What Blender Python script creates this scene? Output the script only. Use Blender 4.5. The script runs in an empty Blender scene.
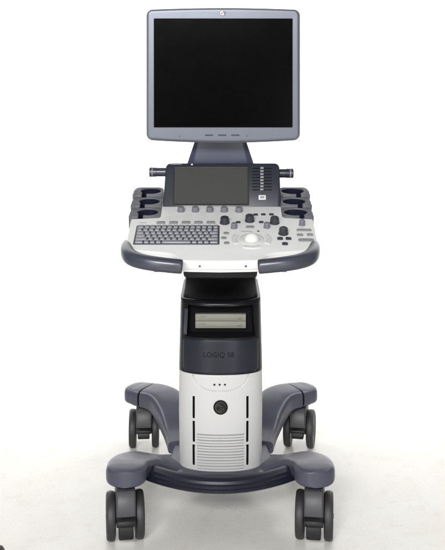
import bpy, bmesh, math, random
from mathutils import Vector, Matrix
random.seed(7)
S = bpy.context.scene
COL = S.collection
R = math.radians

# ------------------------------------------------------------------ measuring frame
F = 913.0          # focal length in photo pixels
HZ = 1.23          # lens height
DY = 2.75          # lens distance from the machine's origin
CX = 0.0055


def W(px, py, D):
    return Vector(((px - 222.5) * D / F + CX, D - DY, HZ - (py - 85.0) * D / F))


def X(px, D):
    return (px - 222.5) * D / F + CX


# ------------------------------------------------------------------ materials
MATS = {}


def new_mat(name):
    m = bpy.data.materials.new(name)
    m.use_nodes = True
    return m, m.node_tree.nodes, m.node_tree.links, m.node_tree.nodes['Principled BSDF']


def plastic(name, col, rough=0.4, var=0.06, bump=0.04, scale=900, spec=0.5, coat=0.0, metal=0.0, rv=0.02):
    m, n, l, b = new_mat(name)
    tc = n.new('ShaderNodeTexCoord')
    nz = n.new('ShaderNodeTexNoise'); nz.inputs['Scale'].default_value = 14; nz.inputs['Detail'].default_value = 6
    l.new(tc.outputs['Object'], nz.inputs['Vector'])
    mx = n.new('ShaderNodeMix'); mx.data_type = 'RGBA'
    mx.inputs[6].default_value = tuple(c * (1 - var) for c in col) + (1,)
    mx.inputs[7].default_value = tuple(min(1, c * (1 + var)) for c in col) + (1,)
    l.new(nz.outputs['Fac'], mx.inputs[0])
    l.new(mx.outputs[2], b.inputs['Base Color'])
    n2 = n.new('ShaderNodeTexNoise'); n2.inputs['Scale'].default_value = 22; n2.inputs['Detail'].default_value = 1.5
    l.new(tc.outputs['Object'], n2.inputs['Vector'])
    mr = n.new('ShaderNodeMapRange')
    mr.inputs['From Min'].default_value = 0.3; mr.inputs['From Max'].default_value = 0.7
    mr.inputs['To Min'].default_value = max(0.03, rough - rv); mr.inputs['To Max'].default_value = min(1, rough + rv)
    l.new(n2.outputs['Fac'], mr.inputs['Value']); l.new(mr.outputs['Result'], b.inputs['Roughness'])
    if bump > 0:
        n3 = n.new('ShaderNodeTexNoise'); n3.inputs['Scale'].default_value = scale; n3.inputs['Detail'].default_value = 2
        l.new(tc.outputs['Object'], n3.inputs['Vector'])
        bp = n.new('ShaderNodeBump'); bp.inputs['Strength'].default_value = bump; bp.inputs['Distance'].default_value = 0.001
        l.new(n3.outputs['Fac'], bp.inputs['Height']); l.new(bp.outputs['Normal'], b.inputs['Normal'])
    b.inputs['Specular IOR Level'].default_value = spec
    b.inputs['Coat Weight'].default_value = coat
    b.inputs['Coat Roughness'].default_value = 0.15
    b.inputs['Metallic'].default_value = metal
    MATS[name] = m
    return m


WHITE = plastic('white_plastic', (0.64, 0.64, 0.635), 0.38, 0.03)
WHITE2 = plastic('column_white', (0.50, 0.50, 0.495), 0.42, 0.03, 0.06)
OFFW = plastic('offwhite_button', (0.55, 0.55, 0.54), 0.4)
BLUEG = plastic('blue_grey_plastic', (0.057, 0.058, 0.084), 0.33, 0.04, 0.03, spec=0.38)
BLUEG2 = plastic('blue_grey_handle', (0.035, 0.038, 0.054), 0.30, 0.03, 0.02)
NAVY = plastic('navy_plastic', (0.0145, 0.0165, 0.027), 0.36, 0.06, 0.03)
BUMP = plastic('bumper_rubber', (0.008, 0.009, 0.018), 0.40, 0.05, 0.03, spec=0.3)
ARM = plastic('monitor_arm_blue', (0.045, 0.051, 0.085), 0.36, 0.05, 0.03)
BLACKG = plastic('black_gloss_plastic', (0.006, 0.0065, 0.009), 0.3, 0.08, 0.0, spec=0.25)
BLACK = plastic('black_plastic', (0.0065, 0.0065, 0.0075), 0.5, 0.1, 0.03, spec=0.3)
VOID = plastic('vent_foam', (0.006, 0.006, 0.007), 0.9, 0.2, 0.0, spec=0.08)
DOOR = plastic('door_plastic', (0.0105, 0.0120, 0.0205), 0.30, 0.05, 0.02, spec=0.4)
SILV = plastic('silver_bezel', (0.094, 0.103, 0.127), 0.36, 0.02, 0.015, metal=0.35, rv=0.01)
RIM = plastic('grey_rim', (0.15, 0.16, 0.18), 0.35, 0.04, 0.02)
GREYK = plastic('grey_knob', (0.150, 0.144, 0.168), 0.42)
GREYB = plastic('grey_button', (0.205, 0.205, 0.215), 0.45)
KEYG = plastic('grey_key', (0.185, 0.19, 0.213), 0.45)
KEYT = plastic('key_tray', (0.055, 0.057, 0.068), 0.5)
KNOB = plastic('dark_knob', (0.030, 0.030, 0.040), 0.4)
TRAY = plastic('grey_tray', (0.105, 0.107, 0.120), 0.40)
LINER = plastic('dark_liner', (0.012, 0.013, 0.026), 0.3)
TYRE = plastic('grey_rubber', (0.019, 0.019, 0.020), 0.55, 0.1, 0.08)
HUBG = plastic('wheel_disc', (0.050, 0.049, 0.048), 0.5, 0.1, 0.05)
FORKG = plastic('caster_grey', (0.058, 0.058, 0.062), 0.46, 0.08, 0.04, spec=0.3)
BEIGE = plastic('beige_drive', (0.19, 0.187, 0.155), 0.5, 0.04)
BALL = plastic('ball_white', (0.64, 0.64, 0.62), 0.2, 0.02, 0.0)
MARK = plastic('dark_mark', (0.10, 0.10, 0.11), 0.5)
GREYDK = plastic('grey_mark', (0.055, 0.058, 0.075), 0.6, spec=0.2)
MARKL = plastic('pale_mark', (0.62, 0.58, 0.64), 0.4)
EMB = plastic('emblem_black', (0.009, 0.008, 0.008), 0.4, spec=0.2)
EMBL = plastic('emblem_grey', (0.040, 0.036, 0.036), 0.35, spec=0.4)
LETT = plastic('lettering', (0.007, 0.007, 0.010), 0.5, bump=0, spec=0.08)


def screen_mat(name, col, rough, spec):
    m = plastic(name, col, rough, 0.02, 0.0, spec=spec, rv=0.01)
    return m


SCR = screen_mat('dark_lcd', (0.0018, 0.0017, 0.0018), 0.18, 0.035)
SCR2 = screen_mat('grey_lcd', (0.044, 0.044, 0.041), 0.35, 0.12)


def floor_mat():
    m, n, l, b = new_mat('worn_vinyl')
    tc = n.new('ShaderNodeTexCoord')

    def noise(scale, detail=6, rough=0.55):
        z = n.new('ShaderNodeTexNoise')
        z.inputs['Scale'].default_value = scale; z.inputs['Detail'].default_value = detail
        z.inputs['Roughness'].default_value = rough
        l.new(tc.outputs['Object'], z.inputs['Vector'])
        return z

    def ramp(src, p0, c0, p1, c1):
        r = n.new('ShaderNodeValToRGB')
        r.color_ramp.elements[0].position = p0; r.color_ramp.elements[0].color = c0
        r.color_ramp.elements[1].position = p1; r.color_ramp.elements[1].color = c1
        l.new(src, r.inputs['Fac'])
        return r

    def mul(a, bb, fac=1.0):
        x = n.new('ShaderNodeMix'); x.data_type = 'RGBA'; x.blend_type = 'MULTIPLY'
        x.inputs[0].default_value = fac
        l.new(a, x.inputs[6]); l.new(bb, x.inputs[7])
        return x.outputs[2]

    base = ramp(noise(5.5, 7, 0.6).outputs['Fac'], 0.28, (0.675, 0.656, 0.608, 1), 0.72, (0.725, 0.711, 0.670, 1)).outputs[0]
    fleck = ramp(noise(160, 3, 0.7).outputs['Fac'], 0.33, (0.95, 0.945, 0.935, 1), 0.55, (1, 1, 1, 1)).outputs[0]
    smud = ramp(noise(13, 8, 0.72).outputs['Fac'], 0.28, (0.90, 0.89, 0.86, 1), 0.46, (1, 1, 1, 1)).outputs[0]
    # thin scuffs: the zero line of a stretched noise, kept only in a few patches
    mp = n.new('ShaderNodeMapping'); mp.inputs['Scale'].default_value = (1.0, 2.6, 1.0); mp.inputs['Rotation'].default_value = (0, 0, 0.4)
    l.new(tc.outputs['Object'], mp.inputs['Vector'])
    sc = n.new('ShaderNodeTexNoise'); sc.inputs['Scale'].default_value = 5; sc.inputs['Detail'].default_value = 5
    l.new(mp.outputs['Vector'], sc.inputs['Vector'])
    sub = n.new('ShaderNodeMath'); sub.operation = 'SUBTRACT'; sub.inputs[1].default_value = 0.5
    l.new(sc.outputs['Fac'], sub.inputs[0])
    ab = n.new('ShaderNodeMath'); ab.operation = 'ABSOLUTE'; l.new(sub.outputs[0], ab.inputs[0])
    line = ramp(ab.outputs[0], 0.0, (0.84, 0.83, 0.80, 1), 0.004, (1, 1, 1, 1)).outputs[0]
    msk = ramp(noise(3.1, 3).outputs['Fac'], 0.56, (0, 0, 0, 1), 0.66, (1, 1, 1, 1)).outputs[0]
    lx = n.new('ShaderNodeMix'); lx.data_type = 'RGBA'; lx.inputs[6].default_value = (1, 1, 1, 1)
    l.new(msk, lx.inputs[0]); l.new(line, lx.inputs[7])
    c = mul(mul(mul(base, fleck), smud), lx.outputs[2])
    l.new(c, b.inputs['Base Color'])
    rr = n.new('ShaderNodeMapRange'); rr.inputs['To Min'].default_value = 0.13; rr.inputs['To Max'].default_value = 0.28
    l.new(noise(9, 6).outputs['Fac'], rr.inputs['Value']); l.new(rr.outputs['Result'], b.inputs['Roughness'])
    bp = n.new('ShaderNodeBump'); bp.inputs['Strength'].default_value = 0.12; bp.inputs['Distance'].default_value = 0.002
    l.new(noise(60, 3).outputs['Fac'], bp.inputs['Height']); l.new(bp.outputs['Normal'], b.inputs['Normal'])
    b.inputs['Specular IOR Level'].default_value = 0.45
    return m


FLOOR = floor_mat()
BACK = plastic('white_paper', (0.82, 0.82, 0.82), 0.9, 0.01, 0.0, spec=0.1)

# ------------------------------------------------------------------ mesh helpers


def link(name, bm, mats, parent=None, bevel=0.0, seg=3, sharp=38, bev_ang=28, matrix=None):
    bmesh.ops.remove_doubles(bm, verts=bm.verts, dist=1e-6)
    bmesh.ops.recalc_face_normals(bm, faces=bm.faces)
    if bevel > 0:
        ed = [e for e in bm.edges if len(e.link_faces) == 2 and e.calc_face_angle(0) > R(bev_ang)]
        bmesh.ops.bevel(bm, geom=ed, offset=bevel, segments=seg, profile=0.5, affect='EDGES', clamp_overlap=True)
    for f in bm.faces:
        f.smooth = True
    for e in bm.edges:
        e.smooth = not (len(e.link_faces) == 2 and e.calc_face_angle(0) > R(sharp))
    me = bpy.data.meshes.new(name)
    bm.to_mesh(me); bm.free()
    for m in (mats if isinstance(mats, (list, tuple)) else [mats]):
        me.materials.append(m)
    o = bpy.data.objects.new(name, me)
    COL.objects.link(o)
    if parent is not None:
        o.parent = parent
    if matrix is not None:
        o.matrix_basis = matrix
    return o


def loft(bm, loops, cap0=True, cap1=True, mi=0, closed=True):
    rings = [[bm.verts.new(p) for p in lp] for lp in loops]
    n = len(rings[0])
    for a, b in zip(rings, rings[1:]):
        for i in range(n if closed else n - 1):
            j = (i + 1) % n
            try:
                f = bm.faces.new((a[i], a[j], b[j], b[i])); f.material_index = mi
            except ValueError:
                pass
    if cap0:
        bm.faces.new(list(reversed(rings[0]))).material_index = mi
    if cap1:
        bm.faces.new(rings[-1]).material_index = mi
    return rings


def box(bm, x0, x1, y0, y1, z0, z1, mi=0, M=None):
    P = [Vector(p) for p in ((x0, y0, z0), (x1, y0, z0), (x1, y1, z0), (x0, y1, z0))]
    Q = [Vector(p) for p in ((x0, y0, z1), (x1, y0, z1), (x1, y1, z1), (x0, y1, z1))]
    if M:
        P = [M @ p for p in P]; Q = [M @ p for p in Q]
    loft(bm, [P, Q], mi=mi)


def lathe(bm, prof, n=28, M=None, mi=0, sx=1.0, sy=1.0):
    """prof: (radius, height) from bottom to top; capped where radius > 0 at the ends."""
    loops = []
    for r, h in prof:
        lp = [Vector((r * sx * math.cos(2 * math.pi * i / n), r * sy * math.sin(2 * math.pi * i / n), h)) for i in range(n)]
        loops.append([M @ p for p in lp] if M else lp)
    loft(bm, loops, mi=mi)


def rr_loop(x0, x1, z0, z1, r, k=6, m=10, bt=0.0, bb=0.0):
    """rounded rectangle in (x,z), counter-clockwise, top edge bowed up by bt and bottom down by bb"""
    pts = []
    cs = ((x1 - r, z0 + r, -90), (x1 - r, z1 - r, 0), (x0 + r, z1 - r, 90), (x0 + r, z0 + r, 180))
    for i, (cx, cz, a0) in enumerate(cs):
        arc = [(cx + r * math.cos(R(a0 + 90 * t / k)), cz + r * math.sin(R(a0 + 90 * t / k))) for t in range(k + 1)]
        pts += arc
        nx = cs[(i + 1) % 4]
        q = (nx[0] + r * math.cos(R(nx[2])), nx[1] + r * math.sin(R(nx[2])))
        p = arc[-1]
        pts += [(p[0] + (q[0] - p[0]) * t / m, p[1] + (q[1] - p[1]) * t / m) for t in range(1, m)]
    cxm, hw, cz = (x0 + x1) / 2, (x1 - x0) / 2, (z0 + z1) / 2
    out = []
    for x, z in pts:
        w = 1 - ((x - cxm) / hw) ** 2
        out.append((x, z + (bt * w if z > cz else -bb * w)))
    return out


def catmull(P, per=8):
    out = []
    n = len(P)
    for i in range(n - 1):
        a, b, c, d = P[max(0, i - 1)], P[i], P[i + 1], P[min(n - 1, i + 2)]
        for t in range(per):
            t /= per
            out.append([0.5 * (2 * b[k] + (c[k] - a[k]) * t + (2 * a[k] - 5 * b[k] + 4 * c[k] - d[k]) * t * t
                               + (3 * b[k] - a[k] - 3 * c[k] + d[k]) * t ** 3) for k in range(len(b))])
    out.append(list(P[-1]))
    return out


def sup(a, e):
    c, s = math.cos(a), math.sin(a)
    return math.copysign(abs(c) ** (2 / e), c), math.copysign(abs(s) ** (2 / e), s)


def beam(bm, path, e=3.4, n=40, cap0=None, cap1=None, mi=0, tip=0.55):
    """horizontal beam; path rows (x, y, z_bottom, z_top, half_width); cap = length of a rounded end"""
    rows = []
    dirs = []
    for i, p in enumerate(path):
        q0, q1 = path[max(0, i - 1)], path[min(len(path) - 1, i + 1)]
        d = Vector((q1[0] - q0[0], q1[1] - q0[1], 0)).normalized()
        dirs.append(d); rows.append(list(p))

    def ring(x, y, zb, zt, hw, d, sc=1.0, zs=1.0):
        sd = Vector((-d.y, d.x, 0)); zc, hz = (zb + zt) / 2, (zt - zb) / 2
        lp = []
        for i in range(n):
            c, s = sup(2 * math.pi * i / n, e)
            lp.append(Vector((x, y, zc)) + sd * (c * hw * sc) + Vector((0, 0, s * hz * zs)))
        return lp
    loops = []
    K = 9
    if cap0:
        x, y, zb, zt, hw = rows[0]; d = dirs[0]
        for k in range(K):
            a = math.pi / 2 * (1 - k / K)
            o = math.sin(a) * cap0
            loops.append(ring(x - d.x * o, y - d.y * o, zb, zt, hw, d, max(0.04, math.cos(a) ** 0.8), max(tip, math.cos(a) ** 0.25)))
    for r_, d in zip(rows, dirs):
        loops.append(ring(*r_, d))
    if cap1:
        x, y, zb, zt, hw = rows[-1]; d = dirs[-1]
        for k in range(1, K + 1):
            a = math.pi / 2 * (k / K)
            o = math.sin(a) * cap1
            loops.append(ring(x + d.x * o, y + d.y * o, zb, zt, hw, d, max(0.04, math.cos(a) ** 0.8), max(tip, math.cos(a) ** 0.25)))
    loft(bm, loops, mi=mi)


def tube(bm, path, e=2.4, n=28, flat=1.0, mi=0, cap_round=0):
    """path rows (x,y,z,r); section r wide and r*flat tall"""
    loops = []
    for i, p in enumerate(path):
        q0, q1 = path[max(0, i - 1)], path[min(len(path) - 1, i + 1)]
        d = (Vector(q1[:3]) - Vector(q0[:3])).normalized()
        sd = d.cross(Vector((0, 0, 1))).normalized(); up = sd.cross(d)
        lp = []
        for k in range(n):
            c, s = sup(2 * math.pi * k / n, e)
            lp.append(Vector(p[:3]) + sd * (c * p[3]) + up * (s * p[3] * flat))
        loops.append(lp)
    loft(bm, loops, mi=mi)


def prism(bm, outline, a, b, M=None, mi=0):
    """outline (x,y) extruded from z=a to z=b"""
    P = [Vector((x, y, a)) for x, y in outline]; Q = [Vector((x, y, b)) for x, y in outline]
    if M:
        P = [M @ p for p in P]; Q = [M @ p for p in Q]
    loft(bm, [P, Q], mi=mi)


def text_bm(s, size, depth, spacing=1.0):
    cu = bpy.data.curves.new('lettering', 'FONT')
    cu.body = s; cu.size = size; cu.extrude = depth; cu.align_x = 'CENTER'; cu.align_y = 'CENTER'; cu.space_character = spacing
    ob = bpy.data.objects.new('lettering', cu); COL.objects.link(ob)
    dg = bpy.context.evaluated_depsgraph_get()
    me = bpy.data.meshes.new_from_object(ob.evaluated_get(dg))
    bm = bmesh.new(); bm.from_mesh(me)
    bpy.data.objects.remove(ob); bpy.data.curves.remove(cu); bpy.data.meshes.remove(me)
    return bm


def dup(o, M, parent):
    c = o.copy(); COL.objects.link(c); c.parent = parent; c.matrix_basis = M
    return c


# ------------------------------------------------------------------ setting: floor sheet with cove and backdrop
bm = bmesh.new()
prof = [(-6.0, 0.0), (-3, 0), (0, 0), (1.6, 0.0)]
for k in range(1, 13):
    a = R(90 * k / 12); prof.append((1.6 + 1.0 * math.sin(a), 1.0 - 1.0 * math.cos(a)))
fl = bmesh.new()
for xs in [(-7, 7)]:
    loft(fl, [[Vector((-7, -6, 0)), Vector((7, -6, 0))], [Vector((-7, 1.6, 0)), Vector((7, 1.6, 0))]], False, False, closed=False)
o = link('floor', fl, FLOOR); o['kind'] = 'structure'
bm.free(); bm = bmesh.new()
cove = [(1.6, 0.0)] + prof[4:] + [(2.6, 5.0)]
loft(bm, [[Vector((-7, y, z)), Vector((7, y, z))] for y, z in cove], False, False, closed=False)
o = link('backdrop', bm, BACK); o['kind'] = 'structure'

# ------------------------------------------------------------------ the machine
root = bpy.data.objects.new('ultrasound_machine', None)
COL.objects.link(root)
root['label'] = 'white and blue-grey ultrasound scanner on four casters with monitor, keyboard console and probe holders'
root['category'] = 'ultrasound machine'

# ---- monitor
D0 = 2.600
y0 = D0 - DY
mx0, mx1, mz0, mz1 = X(146.2, D0), X(300.3, D0), HZ - (140.3 - 85) * D0 / F, HZ - (9.6 - 85) * D0 / F
sx0, sx1, sz0, sz1 = X(154.2, D0), X(292.3, D0), HZ - (127.3 - 85) * D0 / F, HZ - (19.0 - 85) * D0 / F


def mloop(ins, y, r):
    return [Vector((x, y, z)) for x, z in rr_loop(mx0 + ins, mx1 - ins, mz0 + ins, mz1 - ins, max(0.003, r - ins), bt=0.005, bb=0.008)]


bm = bmesh.new()
loft(bm, [mloop(0.07, y0 + 0.085, 0.08), mloop(0.045, y0 + 0.078, 0.06), mloop(0.012, y0 + 0.050, 0.03), mloop(0.0008, y0 + 0.040, 0.017),
          mloop(0.0, y0 + 0.034, 0.017), mloop(0.0, y0 + 0.010, 0.017), mloop(0.0012, y0 + 0.004, 0.017), mloop(0.0035, y0 + 0.0015, 0.017), mloop(0.006, y0 + 0.006, 0.017)], True, True)
monitor = link('monitor', bm, RIM, root)


def sloop(ins, y, r=0.0015):
    return [Vector((x, y, z)) for x, z in rr_loop(sx0 + ins, sx1 - ins, sz0 + ins, sz1 - ins, r)]


bm = bmesh.new()
loft(bm, [mloop(0.0037, y0 + 0.005, 0.017), mloop(0.0037, y0 + 0.0008, 0.017), mloop(0.0050, y0 - 0.0014, 0.017), mloop(0.0085, y0 - 0.0022, 0.018), mloop(0.0095, y0 - 0.0022, 0.018),
          sloop(-0.0015, y0 - 0.0020, 0.003), sloop(-0.0004, y0 - 0.0012, 0.002), sloop(0.0, y0 + 0.002), sloop(0.0, y0 + 0.006)], False, False)
link('bezel', bm, SILV, monitor, sharp=16)
bm = bmesh.new()
loft(bm, [sloop(-0.0008, y0 + 0.0062), sloop(-0.0008, y0 + 0.0045), sloop(0.0012, y0 + 0.0042)], True, True)
link('screen', bm, SCR, monitor, sharp=3)
MONM = Matrix.Translation((0, y0, 0)) @ Matrix.Rotation(R(90), 4, 'X')      # local z faces the lens


def front_m(px, py, D, dy=0.0):
    p = W(px, py, D)
    return Matrix.Translation((p.x, p.y + dy, p.z)) @ Matrix.Rotation(R(90), 4, 'X')


for px in (209.0, 222.2, 235.3):
    bm = bmesh.new()
    box(bm, -0.0115, 0.0115, -0.0022, 0.0022, -0.003, 0.0012)
    link('button', bm, GREYDK, monitor, 0.0008, 2, matrix=front_m(px, 135.2, D0, -0.0022))
for px, py in ((179.5, 136.2), (247.2, 135.6)):
    bm = bmesh.new(); lathe(bm, [(0.0026, -0.003), (0.0026, 0.001), (0.0018, 0.0016)], 16)
    link('indicator_light', bm, MARK, monitor, matrix=front_m(px, py, D0, -0.0022))
# round maker's badge in the top edge
bm = bmesh.new()
lathe(bm, [(0.0082, -0.003), (0.0082, 0.0012), (0.0074, 0.0018)], 28)
badge = link('badge', bm, MARK, monitor, matrix=front_m(222.7, 13.2, D0, -0.0018))
bm = bmesh.new()


def swirl(bm, rad, thick, h):
    N = 40
    for a0, a1, rr, cx, cy in ((20, 330, rad * 0.86, 0, 0), (-60, 200, rad * 0.30, -rad * 0.28, rad * 0.12), (60, 380, rad * 0.26, rad * 0.30, -rad * 0.10),
                               (150, 420, rad * 0.20, -rad * 0.05, -rad * 0.42)):
        P = []
        for i in range(N + 1):
            a = R(a0 + (a1 - a0) * i / N)
            w = thick * (0.35 + 0.65 * math.sin(math.pi * i / N))
            P.append((cx + rr * math.cos(a), cy + rr * math.sin(a), a, w))
        loops = []
        for x, y, a, w in P:
            u = Vector((math.cos(a), math.sin(a), 0))
            c = Vector((x, y, 0))
            loops.append([c - u * w, c + u * w, c + u * w + Vector((0, 0, h)), c - u * w + Vector((0, 0, h))])
        loft(bm, loops)


swirl(bm, 0.0072, 0.0010, 0.0022)
link('badge_script', bm, MARKL, monitor, matrix=front_m(222.7, 13.2, D0, -0.0018))

# ---- neck that carries the monitor
bm = bmesh.new()


def neck_ring(z, D, hw, th, ch):
    y = D - DY
    return [Vector(p) for p in ((-hw, y + th, z), (-hw, y + ch, z), (-hw + ch * 1.3, y, z), (hw - ch * 1.3, y, z), (hw, y + ch, z), (hw, y + th, z))]


loops = []
for z, D, hw, th, ch in ((0.80, 2.725, 0.125, 0.07, 0.016), (0.985, 2.700, 0.1025, 0.06, 0.015), (1.072, 2.694, 0.0735, 0.04, 0.007),
                         (1.16, 2.69, 0.050, 0.03, 0.005), (1.30, 2.678, 0.045, 0.02, 0.004)):
    loops.append([v + Vector((-0.0005, 0, 0)) for v in neck_ring(z, D, hw, th, ch)])
loft(bm, loops)
arm = link('monitor_arm', bm, ARM, root, 0.003, 2, sharp=30)

# ---- touch panel
pu = Vector((0, 0.4165, 0.9091)); pn = Vector((0, -0.9091, 0.4165))
pO = Vector((0, 2.605 - DY, 0.872))
PM = Matrix(((1, 0, 0, pO.x), (0, pu.y, pn.y, pO.y), (0, pu.z, pn.z, pO.z), (0, 0, 0, 1)))


def panel(px, py):
    D = 6.045 / (2.183 + (py - 85) / F)
    p = W(px, py, D)
    q = PM.inverted() @ p
    return q.x, q.y


def ploop(ins, h, dz=0.0):
    a, b = panel(162.6, 210.5), panel(281.2, 210.5)
    c, d = panel(279.4, 163.0), panel(166.0, 163.0)
    lp = rr_loop(a[0] + ins, b[0] - ins, a[1] - 0.012 + ins, c[1] - ins, max(0.004, 0.015 - ins), k=6, m=8)
    H = c[1] - a[1]
    out = []
    for x, z in lp:
        t = max(0, min(1, (z - a[1]) / H))
        sh = (d[0] - a[0]) * t if x < 0 else (c[0] - b[0]) * t
        out.append(PM @ Vector((x + sh, z, h)))
    return out


bm = bmesh.new()
loft(bm, [ploop(0.006, -0.036), ploop(0.0, -0.030), ploop(0.0, -0.004), ploop(0.0012, -0.0012), ploop(0.004, 0.0)])
touch = link('touch_panel', bm, NAVY, root)
a, b = panel(172.4, 205.6), panel(248.8, 166.4)
bm = bmesh.new()
ow, iw = rr_loop(a[0], b[0], a[1], b[1], 0.003), rr_loop(a[0] + 0.0045, b[0] - 0.0045, a[1] + 0.0045, b[1] - 0.0045, 0.0015)
loft(bm, [[Vector((x, y, -0.001)) for x, y in ow], [Vector((x, y, 0.0012)) for x, y in ow], [Vector((x, y, 0.0016)) for x, y in rr_loop(a[0] + 0.001, b[0] - 0.001, a[1] + 0.001, b[1] - 0.001, 0.003)],
          [Vector((x, y, 0.0006)) for x, y in iw], [Vector((x, y, 0.0002)) for x, y in iw]], False, False)
link('screen_frame', bm, BLACK, touch, matrix=PM)
bm = bmesh.new()
loft(bm, [[Vector((x, y, 0.0003)) for x, y in iw], [Vector((x, y, 0.0006)) for x, y in rr_loop(a[0] + 0.005, b[0] - 0.005, a[1] + 0.005, b[1] - 0.005, 0.0015)]], True, True)
link('touch_screen', bm, SCR2, touch, matrix=PM, sharp=3)
slot0 = cap0 = None
for k in range(8):
    py = 168.6 + k * 3.05
    x, y = panel(262.0, py)
    bm = bmesh.new(); box(bm, -0.0285, 0.0285, -0.0013, 0.0013, -0.002, 0.0004)
    if slot0 is None:
        slot0 = link('slider_slot', bm, VOID, touch, matrix=PM @ Matrix.Translation((x, y, 0)))
    else:
        bm.free(); dup(slot0, PM @ Matrix.Translation((x, y, 0)), touch)
    if cap0 is None:
        bm = bmesh.new()
        P = [Vector(p) for p in ((-0.0058, -0.0033, 0), (0.0058, -0.0033, 0), (0.0058, 0.0033, 0), (-0.0058, 0.0033, 0))]
        Q = [Vector((p.x * 0.8, p.y * 0.75, 0.007)) for p in P]
        loft(bm, [P, Q])
        cap0 = link('slider_knob', bm, GREYB, touch, 0.001, 2, matrix=PM @ Matrix.Translation((x, y, 0.0003)))
    else:
        dup(cap0, PM @ Matrix.Translation((x + random.uniform(-.0006, .0006), y, 0.0003)), touch)
x, y = panel(262.2, 197.6)
bm = bmesh.new(); box(bm, -0.0105, 0.0105, -0.0070, 0.0070, -0.002, 0.0022)
pb = link('print_button', bm, OFFW, touch, 0.001, 2, matrix=PM @ Matrix.Translation((x, y, 0)))
bm = bmesh.new(); box(bm, -0.0060, 0.0060, -0.0036, 0.0036, 0.001, 0.0026)
link('button_window', bm, GREYB, touch, 0.0004, 1, matrix=PM @ Matrix.Translation((x, y, 0)))
x, y = panel(192.0, 164.6)
bm = bmesh.new(); lathe(bm, [(0.0028, -0.001), (0.0028, 0.001), (0.0018, 0.002)], 14)
link('screw_cap', bm, MARKL, touch, matrix=PM @ Matrix.Translation((x, y, 0)))
bm = bmesh.new(); x, y = panel(176.0, 164.4)
box(bm, -0.017, 0.017, -0.0012, 0.0012, -0.001, 0.0006)
link('badge_strip', bm, RIM, touch, matrix=PM @ Matrix.Translation((x, y, 0)))

# ---- cable hooks at both sides of the touch panel
for s, pa, pb_, pym in ((-1, 149.3, 170.0, 172.2), (1, 293.4, 276.0, 173.4)):
    Dh = 2.672
    a = W(pa, pym, Dh); b = W(pb_, pym, Dh)
    L = abs(b.x - a.x)
    bm = bmesh.new()
    lathe(bm, [(0.0110, 0), (0.0138, 0.0015), (0.0138, 0.0055), (0.0112, 0.0068), (0.0112, 0.0105), (0.0132, 0.012), (0.0136, 0.016), (0.0136, 0.020), (0.0128, 0.0212), (0.0128, L)], 28)
    M = Matrix.Translation(a) @ Matrix.Rotation(R(90 if s < 0 else -90), 4, 'Y')
    link('cable_hook', bm, BLUEG2 if s < 0 else NAVY, root, matrix=M, sharp=30)
    bm = bmesh.new()
    lathe(bm, [(0.0139, 0.0065), (0.0139, 0.0115)], 24)
    bpy_h = link('hook_ring', bm, GREYK, None)
    hk = [c for c in root.children if c.name.startswith('cable_hook')][-1]
    bpy_h.parent = hk

# ---- console deck
def sstep(a, b, x):
    t = max(0.0, min(1.0, (x - a) / (b - a)))
    return t * t * (3 - 2 * t)


dn = Vector((0, -0.2930, 0.9561)); du = Vector((0, 0.9561, 0.2930))
dO = Vector((0, 2.31 - DY, 0.79))
DM = Matrix(((1, 0, 0, dO.x), (0, du.y, dn.y, dO.y), (0, du.z, dn.z, dO.z), (0, 0, 0, 1)))
VL = math.hypot(0.31, 0.095)


def deck(px, py):
    D = 1.148 / ((py - 85) / F + 0.3065)
    q = DM.inverted() @ W(px, py, D)
    return q.x, q.y


def at_deck(px, py, dz=0.0):
    x, y = deck(px, py)
    return DM @ Matrix.Translation((x, y, dz))


half = [(0.0, -0.0135), (0.04, -0.0128), (0.075, -0.0110), (0.104, -0.0085), (0.1075, 0.002), (0.112, 0.013), (0.122, 0.024), (0.140, 0.032), (0.165, 0.037), (0.190, 0.041),
        (0.212, 0.047), (0.230, 0.058), (0.243, 0.078), (0.2475, 0.105), (0.2485, 0.235), (0.172, 0.2435), (0.169, 0.252), (0.169, 0.345)]
wide = lambda x: x + 0.008 * sstep(0.10, 0.20, x)
outl = [(wide(x), y) for x, y in half] + [(-x, y) for x, y in reversed(half[1:])]
bm = bmesh.new()
prism(bm, outl, -0.026, 0.0, DM)
console = link('control_panel', bm, WHITE, root, 0.005, 4, bev_ang=60, sharp=50)
# lower half: reaches out under the handles
half2 = [(0.0, -0.0105), (0.075, -0.008), (0.103, -0.0055), (0.16, 0.004), (0.205, 0.018), (0.232, 0.04), (0.2445, 0.075), (0.2465, 0.105), (0.2465, 0.234), (0.165, 0.240), (0.165, 0.34)]
out2 = [(wide(x), y) for x, y in half2] + [(-x, y) for x, y in reversed(half2[1:])]
bm = bmesh.new(); prism(bm, out2, -0.034, -0.0135, DM)
link('console_shell', bm, WHITE, root, 0.003, 3, bev_ang=60, sharp=50)
half3 = [(0.0, 0.006), (0.088, 0.009), (0.094, 0.014), (0.096, 0.03), (0.096, 0.30)]
out3 = half3 + [(-x, y) for x, y in reversed(half3[1:])]
bm = bmesh.new(); prism(bm, out3, -0.060, -0.030, DM)
link('console_tray', bm, BLACK, root, 0.006, 3, bev_ang=50, sharp=50)
for px, py in ((199.6, 266.6), (246.0, 265.8)):
    p = W(px, py, 2.288)
    bm = bmesh.new(); lathe(bm, [(0.0030, -0.004), (0.0030, 0.0008), (0.0018, 0.0012)], 14)
    M = Matrix.Translation((p.x, 0, 0)) @ DM @ Matrix.Translation((0, -0.0122, -0.014)) @ Matrix.Rotation(R(90), 4, 'X')
    link('screw', bm, MARK, console, matrix=M)

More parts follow.
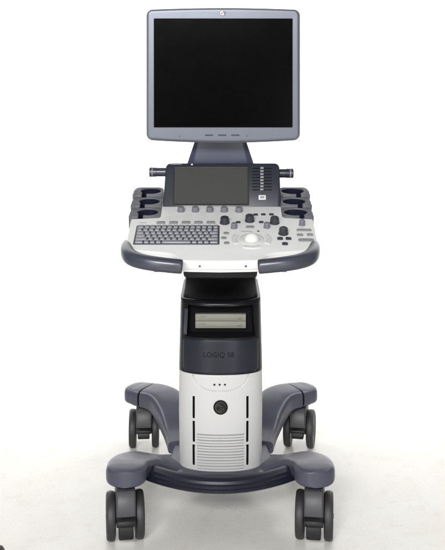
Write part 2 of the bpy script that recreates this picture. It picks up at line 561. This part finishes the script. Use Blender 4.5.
# ---- handles
for s in (-1, 1):
    pts = []
    for px, py, D, r in ((126.8, 243.5, 2.43, 0.0100), (126.3, 248.5, 2.375, 0.0145), (128.3, 254.5, 2.325, 0.0178), (133.5, 258.8, 2.293, 0.0185), (143.0, 261.8, 2.276, 0.0185),
                         (156.0, 264.0, 2.268, 0.0183), (170.0, 265.6, 2.266, 0.0180), (177.5, 266.3, 2.267, 0.0180)):
        p = W(px, py, D)
        pts.append((-s * (p.x + 0.0) if s > 0 else p.x, p.y, p.z, r))
    pth = catmull(pts, 7)
    bm = bmesh.new()
    # rounded outer tip, squared inner end
    e0 = pth[0]; e1 = pth[-1]
    d0 = (Vector(pth[0][:3]) - Vector(pth[1][:3])).normalized(); d1 = (Vector(e1[:3]) - Vector(pth[-2][:3])).normalized()
    head = [[*(Vector(e0[:3]) + d0 * e0[3] * t), e0[3] * q] for t, q in ((1.0, 0.15), (0.9, 0.5), (0.6, 0.82), (0.3, 0.96))]
    tail = [[*(Vector(e1[:3]) + d1 * 0.012 * t), e1[3] * q] for t, q in ((0.5, 1.0), (0.8, 0.97), (1.0, 0.88))]
    tube(bm, head + pth + tail, e=2.7, flat=0.98)
    h = link('handle', bm, BLUEG2, root, sharp=55)
    bm = bmesh.new()
    xx = sorted((s * 0.108, s * 0.165))
    box(bm, xx[0], xx[1], -0.486 + 0.0, -0.40, 0.7655, 0.7725)
    link('handle_bracket', bm, BLACK, h, 0.002, 2)

# ---- keyboard
a, b = deck(133.5, 244.2), deck(218.5, 226.2)
kx0, kx1, ky0, ky1 = a[0] + 0.0015, b[0], a[1], b[1]
bm = bmesh.new()
ol = rr_loop(kx0 - 0.003, kx1 + 0.003, ky0 - 0.003, ky1 + 0.003, 0.004, k=4, m=2)
prism(bm, ol, -0.003, 0.0012, DM)
kb = link('keyboard', bm, KEYT, root, 0.0006, 2)
rows, cols = 6, 14
pw, pd = (kx1 - kx0) / cols, (ky1 - ky0) / rows
KEYS = {}


def key_mesh(w):
    bm = bmesh.new()
    hw, hd = w * pw / 2 - 0.0011, pd / 2 - 0.0013
    P = [Vector(p) for p in ((-hw, -hd, 0), (hw, -hd, 0), (hw, hd, 0), (-hw, hd, 0))]
    Q = [Vector((math.copysign(abs(p.x) - 0.0016, p.x), p.y * 0.76 + 0.0006, 0.0042)) for p in P]
    loft(bm, [P, Q])
    return bm


for r in range(rows):
    lay = {0: [1.5, 1, 1, 1, 5, 1, 1, 1, 1.5], 1: [2.1] + [1] * 10 + [1.9], 2: [1.7] + [1] * 11 + [1.3], 3: [1.4] + [1] * 11 + [1.6], 4: [1] * 14, 5: [1.2] + [0.985] * 13}[r]
    x = kx0
    for w in lay:
        xc = x + w * pw / 2; x += w * pw
        M = DM @ Matrix.Translation((xc, ky0 + (r + 0.5) * pd, 0.0012))
        if w not in KEYS:
            KEYS[w] = link('key', key_mesh(w), KEYG, kb, 0.0009, 2, matrix=M)
        else:
            dup(KEYS[w], M, kb)

# ---- knobs, buttons, ball


def knob_mesh(r, h, grip=True, n=36):
    bm = bmesh.new()
    prof = [(r * 1.12, 0), (r * 1.12, h * 0.12), (r, h * 0.18), (r * 0.97, h * 0.80), (r * 0.90, h * 0.94), (r * 0.78, h), (r * 0.60, h * 0.97)]
    loops = []
    for j, (rr, z) in enumerate(prof):
        lp = []
        for i in range(n):
            q = rr * (1 - (0.05 if grip and (i % 2) and 2 <= j <= 3 else 0))
            lp.append(Vector((q * math.cos(2 * math.pi * i / n), q * math.sin(2 * math.pi * i / n), z)))
        loops.append(lp)
    loft(bm, loops)
    return bm


def place(name, spots, bmf, mat, bevel=0.0, seg=2, dz=0.0, rz=0.0, parent=None):
    first = None
    for px, py in spots:
        M = at_deck(px, py, dz) @ Matrix.Rotation(rz, 4, 'Z')
        if first is None:
            first = link(name, bmf, mat, parent or console, bevel, seg, matrix=M)
        else:
            dup(first, M, parent or console)
    return first


place('rotary_knob', [(224.7, 223.0), (249.7, 221.0), (274.6, 223.0), (283.4, 233.8)], knob_mesh(0.0122, 0.018), KNOB)
place('grey_knob', [(234.0, 228.0), (266.8, 227.6), (302.0, 224.9)], knob_mesh(0.0080, 0.015), GREYK)
place('menu_knob', [(181.0, 211.2), (195.4, 211.2), (209.8, 211.2), (224.2, 211.2), (239.0, 211.4)], knob_mesh(0.0096, 0.014), GREYK)


def pad(w, d, h, r=None):
    bm = bmesh.new()
    r = r if r is not None else min(w, d) * 0.45
    ol = rr_loop(-w / 2, w / 2, -d / 2, d / 2, r, k=5, m=2)
    il = rr_loop(-w / 2 + h * .4, w / 2 - h * .4, -d / 2 + h * .4, d / 2 - h * .4, max(0.0004, r - h * .4), k=5, m=2)
    loft(bm, [[Vector((x, y, -0.001)) for x, y in ol], [Vector((x, y, h * .7)) for x, y in ol], [Vector((x, y, h)) for x, y in il]])
    return bm


place('function_key', [(160.8, 223.2), (173.4, 223.2), (185.9, 223.1), (198.4, 223.1), (210.8, 223.1)], pad(0.0235, 0.0125, 0.004, 0.003), GREYB)
place('dark_button', [(238.2, 222.6), (261.2, 222.5), (255.7, 215.0), (263.3, 214.8), (271.4, 214.8)], pad(0.0125, 0.0095, 0.003, 0.002), KNOB)
place('freeze_button', [(280.1, 239.0), (288.5, 239.0), (285.0, 244.2)], pad(0.0150, 0.0120, 0.004, 0.003), KNOB)
place('grey_button', [(226.2, 233.6), (223.8, 238.4), (226.6, 243.4)], pad(0.0150, 0.0120, 0.003), GREYB)
place('grey_button', [(250.0, 227.4)], pad(0.0220, 0.0115, 0.003, 0.003), GREYB)
place('grey_button', [(300.0, 235.3), (310.0, 235.1)], pad(0.0165, 0.0115, 0.003, 0.003), GREYB)
place('grey_button', [(304.0, 230.4)], pad(0.040, 0.0105, 0.003, 0.003), GREYB)
place('grey_button', [(306.2, 240.4)], pad(0.042, 0.0145, 0.003), GREYB)
bm = bmesh.new()
lathe(bm, [(0.0335, -0.001), (0.0335, 0.0012), (0.030, 0.0030), (0.025, 0.0034), (0.0225, 0.0010), (0.0225, -0.001)], 48)
link('trackball_ring', bm, OFFW, console, matrix=at_deck(251.6, 239.6))
bm = bmesh.new()
bmesh.ops.create_uvsphere(bm, u_segments=40, v_segments=24, radius=0.0215)
link('trackball', bm, BALL, console, matrix=at_deck(251.6, 239.6, -0.0035))


def arc_pad(r0, r1, a0, a1, h, n=14):
    P = [(r1 * math.cos(R(a0 + (a1 - a0) * i / n)), r1 * math.sin(R(a0 + (a1 - a0) * i / n))) for i in range(n + 1)]
    P += [(r0 * math.cos(R(a1 + (a0 - a1) * i / n)), r0 * math.sin(R(a1 + (a0 - a1) * i / n))) for i in range(n + 1)]
    bm = bmesh.new(); prism(bm, P, -0.001, h)
    return bm


for a0, a1 in ((148, 212), (-32, 32), (242, 298)):
    link('trackball_key', arc_pad(0.0385, 0.053, a0, a1, 0.0028), OFFW, console, 0.001, 2, matrix=at_deck(251.6, 239.6))
# printed legends: short grey dashes too small to read in the photograph
for px, py, w in ((143.2, 222.9, 0.020), (246.5, 231.4, 0.030)):
    bm = bmesh.new(); box(bm, -w / 2, w / 2, -0.0011, 0.0011, 0, 0.0004)
    link('printed_strip', bm, GREYB, console, matrix=at_deck(px, py, 0.0))
bm = bmesh.new(); lathe(bm, [(0.0028, -0.001), (0.0028, 0.0015), (0.0018, 0.002)], 14)
link('indicator_light', bm, KNOB, console, matrix=at_deck(258.3, 231.4))

# ---- probe holders


def holder(s):
    for k in range(3):
        yc = 0.2745 + 0.060 * k
        zl = 0.001 + 0.006 * k
        w, d = 0.0440, 0.0290
        rx, ry = (0.0300, 0.0215) if s < 0 else (0.0335, 0.0225)
        cx, cy = (0.0065, 0.003) if s < 0 else (0.004, 0.003)
        n = 34
        # the cup opens to the front, near its outer end, for the probe's cable
        g0, g1 = -0.0185, -0.0050              # slot, local x
        ang = lambda x: math.atan2(-math.sqrt(max(0, 1 - ((x - cx) / rx) ** 2)), (x - cx) / rx)
        a_in, a_out = ang(g1), ang(g0)
        back = k == 2
        c = 0.016 if back else 0.003
        P = [(g1, -d), (w - 0.002, -d), (w, -d + 0.002)]
        P += [(w - c + c * math.cos(R(t)), d - c + c * math.sin(R(t))) for t in range(0, 91, 15)]
        P += [(-w + 0.003 + c - c * math.sin(R(t)), d - c + c * math.cos(R(t))) for t in range(0, 91, 15)]
        P += [(-w + 0.001, 0.008), (-w - 0.001, -0.004), (-w + 0.0005, -0.014), (-w - 0.002, -0.022), (-w + 0.004, -d), (g0, -d)]
        # from the slot's outer edge round the cup (clockwise) to its inner edge
        tot = 2 * math.pi - (a_in - a_out)
        ring = [(cx + rx * math.cos(a_out - tot * i / n), cy + ry * math.sin(a_out - tot * i / n)) for i in range(n + 1)]
        P += ring
        sg = (lambda L: [(-x, y) for x, y in L]) if s > 0 else (lambda L: L)
        M = DM @ Matrix.Translation((s * 0.2115 + (0.004 if s > 0 else 0), yc, zl))
        bm = bmesh.new(); prism(bm, sg(P), -0.040, 0.0)
        h = link('probe_holder', bm, TRAY, root, 0.0018, 3, matrix=M, bev_ang=50, sharp=50)
        inner = [(cx + (x - cx) * 0.93, cy + (y - cy) * 0.93) for x, y in ring]
        bm = bmesh.new(); prism(bm, sg(ring + list(reversed(inner))), -0.042, -0.0030)
        fl = rr_loop(-w + 0.003, w - 0.004, -d + 0.003, d - 0.003, 0.010, k=4, m=3)
        prism(bm, sg(fl), -0.048, -0.0405)
        link('holder_liner', bm, LINER, h, sharp=40)


holder(-1); holder(1)

# ------------------------------------------------------------------ column
DC, SAG = 2.597, 0.070


def hw_at(z):
    return 0.1195 + 0.002 * min(1, max(0, (z - 0.13) / 0.15)) - 0.004 * max(0, (z - 0.42) / 0.19)


def front_y(x, z):
    hw = hw_at(z)
    u = min(1.0, abs(x) / hw)
    lean = -0.004 * max(0, (0.40 - z) / 0.27) + 0.012 * max(0, (z - 0.45) / 0.16) ** 1.5
    return DC - DY + lean + SAG * (1 - (1 - u ** 2.3) ** (1 / 2.3))


def grid_shell(name, z0, z1, nz, nx, depth_fn, mats, back_y=0.19, zs=None):
    """column shell: displaced front grid, closed by sides, back, top and bottom"""
    bm = bmesh.new()
    zs = zs or [z0 + (z1 - z0) * j / nz for j in range(nz + 1)]
    rows, deps = [], []
    for z in zs:
        hw = hw_at(z); row = []; dp = []
        for i in range(nx + 1):
            t = -1 + 2 * i / nx
            x = hw * math.sin(t * math.pi / 2) * 0.35 + hw * t * 0.65
            d = depth_fn(x, z)
            row.append(bm.verts.new((x, front_y(x, z) + d, z))); dp.append(d)
        rows.append(row); deps.append(dp)
    for j in range(len(rows) - 1):
        for i in range(nx):
            f = bm.faces.new((rows[j][i], rows[j][i + 1], rows[j + 1][i + 1], rows[j + 1][i]))
            dd = (deps[j][i] + deps[j][i + 1] + deps[j + 1][i] + deps[j + 1][i + 1]) / 4
            f.material_index = 1 if dd > 0.0046 else 0
    br = []
    for j, z in enumerate(zs):
        hw = hw_at(z)
        br.append([bm.verts.new((hw, back_y - 0.03, z)), bm.verts.new((hw - 0.03, back_y, z)), bm.verts.new((-hw + 0.03, back_y, z)), bm.verts.new((-hw, back_y - 0.03, z))])
    for j in range(len(rows) - 1):
        ch0 = [rows[j][-1]] + br[j] + [rows[j][0]]; ch1 = [rows[j + 1][-1]] + br[j + 1] + [rows[j + 1][0]]
        for q in range(5):
            bm.faces.new((ch0[q], ch0[q + 1], ch1[q + 1], ch1[q]))
    bm.faces.new(list(reversed(rows[0] + br[0]))); bm.faces.new(rows[-1] + br[-1])
    return link(name, bm, mats, root, sharp=50)


def seam_z(x):
    a = min(abs(x), 0.0795)
    return 0.4060 - 0.0475 * (1 - (a / 0.0800) ** 2.7) ** (1 / 1.9)


def seam_dist(x, z):
    sl = (seam_z(x + 0.0005) - seam_z(x - 0.0005)) / 0.001
    return abs(z - seam_z(x)) / math.sqrt(1 + sl * sl)


def low_depth(x, z):
    d = 0.0
    ax = abs(x)
    for za, zb in ((0.2795, 0.341), (0.2125, 0.2705), (0.147, 0.2035)):
        if abs(ax - 0.0765) < 0.0028 and za < z < zb:
            d = max(d, 0.012)
    if ax < 0.0665 and 0.134 < z < 0.238:
        k = ((z - 0.1385) / 0.0080)
        if abs(k - round(k)) < 0.14:
            d = max(d, 0.0055)
    s = seam_dist(x, z)
    if ax < 0.0795 and s < 0.0021:
        d = max(d, 0.0030 * (1 - (s / 0.0021) ** 2))
    if z > seam_z(x) and ax < 0.0795:
        d += 0.0012
    for xd in (-0.0175, -0.0025, 0.0125):
        if (x - xd) ** 2 + (z - 0.3765) ** 2 < 0.0031 ** 2:
            d = max(d, 0.005)
    e = max(0, 1 - (z - 0.128) / 0.006)
    return d + 0.004 * e * e + 0.003 * max(0, 1 - (0.4045 - z) / 0.004) ** 2


lower = grid_shell('column_cover', 0.128, 0.4045, 330, 260, low_depth, [WHITE2, VOID])
# round emblem
p = Vector((0.0, front_y(0, 0.314), 0.314))
M = Matrix.Translation((0.0, p.y - 0.001, 0.314)) @ Matrix.Rotation(R(90), 4, 'X')
bm = bmesh.new(); lathe(bm, [(0.0205, -0.012), (0.0205, 0.0008), (0.0195, 0.0016), (0.0178, 0.0016), (0.0170, 0.0006)], 44)
link('emblem', bm, EMB, lower, matrix=M)
bm = bmesh.new(); swirl(bm, 0.0165, 0.0016, 0.0010)
link('emblem_script', bm, EMBL, lower, matrix=M @ Matrix.Translation((0, 0, 0.0004)))


def up_depth(x, z):
    ax = abs(x)
    d = 0.0
    bx = 0.1005 - 0.06 * max(0, z - 0.51)
    if ax < bx and 0.509 < z < 0.5975:
        d = max(0.0, (2.668 - DY) - front_y(x, z)) * sstep(0, 0.009, bx - ax)
    e = max(0, 1 - (0.611 - z) / 0.010)
    return d + 0.006 * e * e


upper = grid_shell('drive_housing', 0.4052, 0.611, 200, 200, up_depth, [BLACKG, VOID])
# optical drive pair
for k, (za, zb) in enumerate(((0.5445, 0.5640), (0.5235, 0.5433))):
    yd = 2.652 - DY
    bm = bmesh.new(); box(bm, -0.0735, 0.0735, yd, yd + 0.05, za, zb)
    dr = link('disc_drive', bm, BEIGE, root, 0.0008, 2)
    bm = bmesh.new(); box(bm, -0.062, 0.062, yd - 0.0012, yd + 0.004, za + 0.0042, zb - 0.0050)
    link('disc_tray', bm, BEIGE, dr, 0.0008, 2)
    bm = bmesh.new(); box(bm, 0.050, 0.060, yd - 0.0022, yd, za + 0.0055, za + 0.0085)
    link('eject_button', bm, MARK, dr, 0.0004, 1)
    bm = bmesh.new(); box(bm, -0.058, -0.043, yd - 0.0016, yd, zb - 0.0080, zb - 0.0064)
    link('drive_mark', bm, MARK, dr)
# strip added for the light reflected off the bay's left edge
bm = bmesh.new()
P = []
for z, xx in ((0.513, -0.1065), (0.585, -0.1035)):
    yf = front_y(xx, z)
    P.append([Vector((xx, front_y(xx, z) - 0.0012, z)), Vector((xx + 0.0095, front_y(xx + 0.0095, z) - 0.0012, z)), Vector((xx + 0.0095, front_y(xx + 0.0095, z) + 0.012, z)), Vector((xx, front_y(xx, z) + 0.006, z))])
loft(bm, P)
link('bay_glint', bm, BLUEG2, root, 0.001, 2)
# door below the drives, a curved panel standing proud of the housing
bm = bmesh.new()
nz, nx = 34, 60
dz0, dz1, dxm = 0.4100, 0.5035, 0.1085


def door_ring(z, ins):
    lo, hi = [], []
    for i in range(nx + 1):
        x = (-1 + 2 * i / nx) * (dxm - ins)
        lo.append(Vector((x, front_y(x, z) - 0.0032, z)))
    return lo


fr = []
for j in range(nz + 1):
    t = j / nz; z = dz0 + (dz1 - dz0) * t
    ed = min(z - dz0, dz1 - z)
    ins = 0.010 * max(0, 1 - ed / 0.010) ** 2.2
    row = [bm.verts.new(v) for v in door_ring(z, ins)]
    fr.append(row)
for j in range(nz):
    for i in range(nx):
        bm.faces.new((fr[j][i], fr[j][i + 1], fr[j + 1][i + 1], fr[j + 1][i]))
bd = [e for e in bm.edges if len(e.link_faces) == 1]
ex = bmesh.ops.extrude_edge_only(bm, edges=bd)
for v in [g for g in ex['geom'] if isinstance(g, bmesh.types.BMVert)]:
    v.co.y += 0.008
bmesh.ops.recalc_face_normals(bm, faces=bm.faces)
door = link('service_door', bm, DOOR, root, 0.0014, 2, bev_ang=60, sharp=45)
bm = text_bm('LOGIQ S8', 0.0195, 0.0006, 1.05)
for v in bm.verts:                                    # wrap the raised letters round the curved door
    x, z = v.co.x - 0.006, v.co.y + 0.4625
    v.co = Vector((x, front_y(x, z) - 0.0032 - (v.co.z + 0.0004), z))
link('lettering', bm, LETT, door, sharp=40)

# neck between housing and console: concave black front, white rear cover
bm = bmesh.new()


def neck_loop(z, hw, Df, sag, Db):
    lp = []
    for i in range(25):
        t = -1 + 2 * i / 24
        lp.append(Vector((hw * math.sin(t * math.pi / 2), Df - DY + sag * (1 - math.cos(t * math.pi / 2)), z)))
    lp += [Vector((hw, Db - DY, z)), Vector((-hw, Db - DY, z))]
    return lp


loft(bm, [neck_loop(*q) for q in ((0.600, 0.110, 2.640, 0.05, 2.90), (0.613, 0.1095, 2.632, 0.05, 2.90), (0.620, 0.108, 2.640, 0.05, 2.90), (0.632, 0.106, 2.665, 0.045, 2.9), (0.650, 0.1045, 2.695, 0.035, 2.9), (0.675, 0.1035, 2.710, 0.03, 2.9),
                                  (0.705, 0.1045, 2.70, 0.03, 2.9), (0.730, 0.108, 2.66, 0.03, 2.9), (0.755, 0.112, 2.60, 0.03, 2.9), (0.790, 0.114, 2.57, 0.03, 2.9))])
link('neck', bm, BLACK, root, sharp=60)
bm = bmesh.new()
loft(bm, [neck_loop(*q) for q in ((0.628, 0.1112, 2.80, 0.03, 2.95), (0.65, 0.1112, 2.80, 0.03, 2.95), (0.68, 0.1105, 2.80, 0.03, 2.95), (0.695, 0.107, 2.80, 0.03, 2.95))])
link('rear_cover', bm, WHITE, root, 0.002, 2, sharp=60)

# ------------------------------------------------------------------ base
bm = bmesh.new()
hb = [(0.0, 2.535), (0.06, 2.538), (0.11, 2.550), (0.15, 2.575), (0.158, 2.62), (0.150, 2.70), (0.14, 2.80), (0.135, 2.90), (0.12, 2.95), (0.0, 2.96)]
ol = [(x, d - DY) for x, d in hb] + [(-x, d - DY) for x, d in reversed(hb[1:-1])]
prism(bm, ol, 0.098, 0.132)
base = link('base_plate', bm, BLUEG, root, 0.006, 3, bev_ang=50, sharp=50)
for s in (-1, 1):
    # front leg ends in a round hood over its caster
    P = [(0.2545, 2.475, 0.1530, 0.2050, 0.0555), (0.2530, 2.508, 0.1510, 0.2020, 0.0570), (0.2430, 2.550, 0.140, 0.1940, 0.0590), (0.2180, 2.598, 0.122, 0.1800, 0.060), (0.1870, 2.632, 0.110, 0.159, 0.060),
         (0.150, 2.660, 0.102, 0.138, 0.064), (0.10, 2.69, 0.10, 0.124, 0.066)]
    P = [(s * x, d - DY, zb, zt, hw) for x, d, zb, zt, hw in P]
    bm = bmesh.new(); beam(bm, catmull(P, 6), e=4.6, cap0=0.0480, tip=0.80)
    link('front_leg', bm, BLUEG, root, sharp=60)
    # rear leg: high hood, then sweeping down and forward to the base
    P = [(0.2440, 3.083, 0.152, 0.2130, 0.0590), (0.2150, 3.066, 0.150, 0.2140, 0.0595), (0.1850, 3.035, 0.143, 0.2110, 0.0590), (0.1610, 2.985, 0.128, 0.199, 0.0560), (0.1470, 2.930, 0.112, 0.178, 0.0480), (0.1340, 2.870, 0.102, 0.152, 0.0420),
         (0.120, 2.80, 0.10, 0.140, 0.042)]
    P = [(s * x, d - DY, zb, zt, hw) for x, d, zb, zt, hw in P]
    bm = bmesh.new(); beam(bm, catmull(P, 6), e=4.2)
    rl = link('rear_leg', bm, BLUEG, root, sharp=60)
    P = [(0.2780, 3.1045, 0.155, 0.2100, 0.0560), (0.2650, 3.0960, 0.153, 0.2120, 0.0585), (0.2480, 3.0855, 0.152, 0.2128, 0.0588)]
    P = [(s * x, d - DY, zb, zt, hw) for x, d, zb, zt, hw in P]
    bm = bmesh.new(); beam(bm, catmull(P, 4), e=3.8, cap0=0.042)
    link('end_cap', bm, BLUEG, rl, sharp=60)
    P = [(0.2520, 3.0880, 0.156, 0.2095, 0.0560), (0.2400, 3.0807, 0.156, 0.2095, 0.0560)]
    P = [(s * x, d - DY, zb, zt, hw) for x, d, zb, zt, hw in P]
    bm = bmesh.new(); beam(bm, P, e=3.6)
    link('seam_gasket', bm, VOID, rl, sharp=60)
# front bumper: bowed bar with three ridges
bm = bmesh.new()
loops = []
for i in range(61):
    t = -1 + 2 * i / 60
    x = 0.207 * t
    yc = 2.444 - DY + 0.082 * abs(t) ** 2.0
    ang = math.atan2(2 * 0.082 * t, 0.207)
    sd = Vector((math.sin(ang), -math.cos(ang), 0))            # outward (towards the lens)
    zo = 0.002 * t * t
    rch = -0.05 - 0.075 * (1 - t * t)
    sec = [(rch, 0.1335), (-0.012, 0.141), (0.004, 0.143), (0.0095, 0.1475), (0.0105, 0.1545), (0.0075, 0.1565), (0.0075, 0.1585), (0.0085, 0.1650), (0.0035, 0.1668), (0.0030, 0.1685), (0.0005, 0.1735), (-0.0055, 0.1748),
           (-0.0065, 0.1760), (-0.014, 0.1788), (-0.024, 0.1785), (-0.032, 0.172), (-0.040, 0.150), (-0.048, 0.1435), (rch, 0.1405)]
    loops.append([Vector((x, yc, 0)) + sd * a + Vector((0, 0, z + zo - 0.006)) for a, z in sec])
loft(bm, loops)
link('bumper', bm, BUMP, root, sharp=40)

# ------------------------------------------------------------------ casters


def wheel_mesh():
    bm = bmesh.new()
    n = 56
    r = 0.0625
    prof = [(0.010, -0.0125), (0.020, -0.0118), (0.022, -0.0100), (0.046, -0.0095), (0.049, -0.0118), (0.0565, -0.0118), (0.0605, -0.0095), (r, -0.0040), (r, 0.0040), (0.0605, 0.0095), (0.0565, 0.0118), (0.049, 0.0118), (0.046, 0.0095), (0.022, 0.0100), (0.020, 0.0118), (0.010, 0.0125)]
    rings = []
    for rr, h in prof:
        rings.append([bm.verts.new((h, rr * math.cos(2 * math.pi * i / n), rr * math.sin(2 * math.pi * i / n))) for i in range(n)])
    for q, (a, b) in enumerate(zip(rings, rings[1:])):
        for i in range(n):
            j = (i + 1) % n
            f = bm.faces.new((a[i], a[j], b[j], b[i])); f.material_index = 0 if 4 <= q <= 10 else 1
    bm.faces.new(rings[0]).material_index = 1; bm.faces.new(list(reversed(rings[-1]))).material_index = 1
    return bm


def fork_mesh():
    """cover between and over the two wheels, swivel stem on top"""
    bm = bmesh.new()
    # side outline (y towards the front negative, z), extruded across x
    pr = []
    for k in range(15):
        a = R(180 - 150 * k / 14)
        pr.append((0.070 * math.cos(a) * 0.92, 0.0655 + 0.070 * math.sin(a)))
    pr = [(-0.0665, 0.076), (-0.0640, 0.100), (-0.057, 0.128), (-0.042, 0.1440), (0.020, 0.1470), (0.040, 0.132), (0.050, 0.100), (0.050, 0.060), (0.030, 0.045), (-0.030, 0.052), (-0.050, 0.072)]
    loops = []
    for x, sc in ((-0.0265, 0.93), (-0.0225, 1.0), (0.0225, 1.0), (0.0265, 0.93)):
        loops.append([Vector((x, y * sc, 0.085 + (z - 0.085) * sc)) for y, z in pr])
    loft(bm, loops)
    lathe(bm, [(0.022, 0.128), (0.022, 0.144), (0.017, 0.146), (0.017, 0.165)], 28)
    M = Matrix.Translation((0, 0, 0.0625)) @ Matrix.Rotation(R(90), 4, 'Y')
    lathe(bm, [(0.008, -0.052), (0.008, 0.052)], 18, M)
    return bm


def pedal_mesh():
    bm = bmesh.new()
    pr = [(-0.072, 0.0835), (-0.0800, 0.0765), (-0.0820, 0.0655), (-0.074, 0.0615), (-0.066, 0.0570), (-0.0705, 0.0400), (-0.0690, 0.0290), (-0.0580, 0.0235), (-0.046, 0.0290), (-0.040, 0.06), (-0.055, 0.0845)]
    lip = [(-0.070, 0.0860), (-0.0800, 0.0800), (-0.0830, 0.0700), (-0.077, 0.0640), (-0.060, 0.0660), (-0.050, 0.0860)]
    toe = [(-0.066, 0.0640), (-0.0700, 0.0450), (-0.0715, 0.0310), (-0.0640, 0.0240), (-0.046, 0.0270), (-0.040, 0.0640)]
    for prf, w in ((lip, 0.0262), (toe, 0.0195)):
        loops = []
        for x, sc in ((-w, 0.94), (-w + 0.003, 1.0), (w - 0.003, 1.0), (w, 0.94)):
            loops.append([Vector((x, -0.062 + (y + 0.062) * sc, 0.060 + (z - 0.060) * sc)) for y, z in prf])
        loft(bm, loops)
    return bm


def make_caster(parent, loc, yaw):
    M = Matrix.Translation(loc) @ Matrix.Rotation(R(yaw), 4, 'Z')
    fk = link('caster', fork_mesh(), FORKG, parent, 0.0018, 2, matrix=M, bev_ang=35, sharp=45)
    for sx in (-1, 1):
        link('wheel', wheel_mesh(), [TYRE, HUBG], fk, matrix=Matrix.Translation((sx * 0.0385, 0, 0.0625)), sharp=40)
    link('brake_pedal', pedal_mesh(), BLACK, fk, 0.0018, 2, bev_ang=35, sharp=45)
    return fk


def dup_tree(o, M, parent):
    c = dup(o, M, parent)
    for ch in list(o.children):
        dup(ch, ch.matrix_basis.copy(), c)
    return c


c0 = make_caster(root, (-0.2595, 2.482 - DY, 0), 9)
dup_tree(c0, Matrix.Translation((0.2555, 2.482 - DY, 0)) @ Matrix.Rotation(R(-8), 4, 'Z'), root)
c2 = None
for (x, D, yaw) in ((-0.261, 3.110, 3), (0.268, 3.110, -11)):
    M = Matrix.Translation((x, D - DY, 0)) @ Matrix.Rotation(R(yaw), 4, 'Z')
    if c2 is None:
        c2 = dup_tree(c0, M, root)
        for ch in c2.children:                     # the rear pedals are shorter and sit higher
            if ch.name.startswith('brake_pedal'):
                ch.data = ch.data.copy()
                for v in ch.data.vertices:
                    v.co.z = 0.088 - (0.088 - v.co.z) * 0.62
    else:
        dup_tree(c2, M, root)

# the dark rounded thing that just enters the lower left corner: a wheel standing on the floor
bm = wheel_mesh()
for v in bm.verts:
    v.co = Vector((v.co.x * 1.3, v.co.y * 0.95, v.co.z * 0.95 + 0.0594))
w = link('loose_wheel', bm, [TYRE, HUBG], sharp=40)
w.location = (X(0.6, 2.195) - 0.0158, 2.195 - DY, 0)
w['label'] = 'dark rubber wheel mostly cut off by the lower left corner'
w['category'] = 'wheel'

# ------------------------------------------------------------------ camera
cam = bpy.data.cameras.new('camera')
cam.sensor_fit = 'HORIZONTAL'; cam.sensor_width = 36.0
cam.lens = 36.0 * F / 445.0
cam.shift_y = -(275.0 - 85.0) / 445.0
cam.clip_start = 0.05; cam.clip_end = 200
co = bpy.data.objects.new('camera', cam); COL.objects.link(co)
co.location = (CX, -DY, HZ); co.rotation_euler = (R(90), 0, 0)
S.camera = co

# ------------------------------------------------------------------ light: studio softboxes
wd = bpy.data.worlds.new('World'); S.world = wd; wd.use_nodes = True
bg = wd.node_tree.nodes['Background']
bg.inputs['Color'].default_value = (1, 1, 1, 1); bg.inputs['Strength'].default_value = 0.22


def softbox(name, loc, target, sx, sy, watts, col=(1, 1, 1), spread=180):
    L = bpy.data.lights.new(name, 'AREA'); L.shape = 'RECTANGLE'; L.size = sx; L.size_y = sy
    L.energy = watts; L.color = col; L.spread = R(spread)
    ob = bpy.data.objects.new(name, L); COL.objects.link(ob)
    ob.location = loc
    d = Vector(target) - Vector(loc)
    ob.rotation_euler = d.to_track_quat('-Z', 'Y').to_euler()
    return ob


softbox('key_softbox', (-1.00, -3.3, 1.2), (-0.3, 0, 0.7), 0.6, 1.8, 24, (1, 0.985, 0.965))
softbox('fill_softbox', (1.0, -4.0, 0.75), (0.1, 0, 0.2), 0.9, 1.1, 16)
softbox('front_softbox', (-0.45, -4.3, 2.45), (0, -0.3, 0.2), 1.7, 0.7, 215)
softbox('top_softbox', (0.0, -1.2, 3.6), (0, -0.8, 0.1), 2.4, 1.6, 3)
softbox('floor_wash', (-1.75, 1.50, 2.6), (-1.30, 1.50, 0.0), 1.8, 0.6, 18, spread=78)
softbox('floor_wash', (1.75, 1.50, 2.6), (1.30, 1.50, 0.0), 1.8, 0.6, 18, spread=78)
softbox('backdrop_wash', (-1.2, 1.2, 3.1), (-0.8, 2.6, 1.0), 1.8, 0.5, 25, spread=100)
softbox('backdrop_wash', (1.2, 1.2, 3.1), (0.8, 2.6, 1.0), 1.8, 0.5, 25, spread=100)

S.view_settings.view_transform = 'Standard'; S.view_settings.look = 'None'
S.view_settings.exposure = 0; S.view_settings.gamma = 1
S.render.engine = 'CYCLES'
S.cycles.use_denoising = True
S.cycles.max_bounces = 8
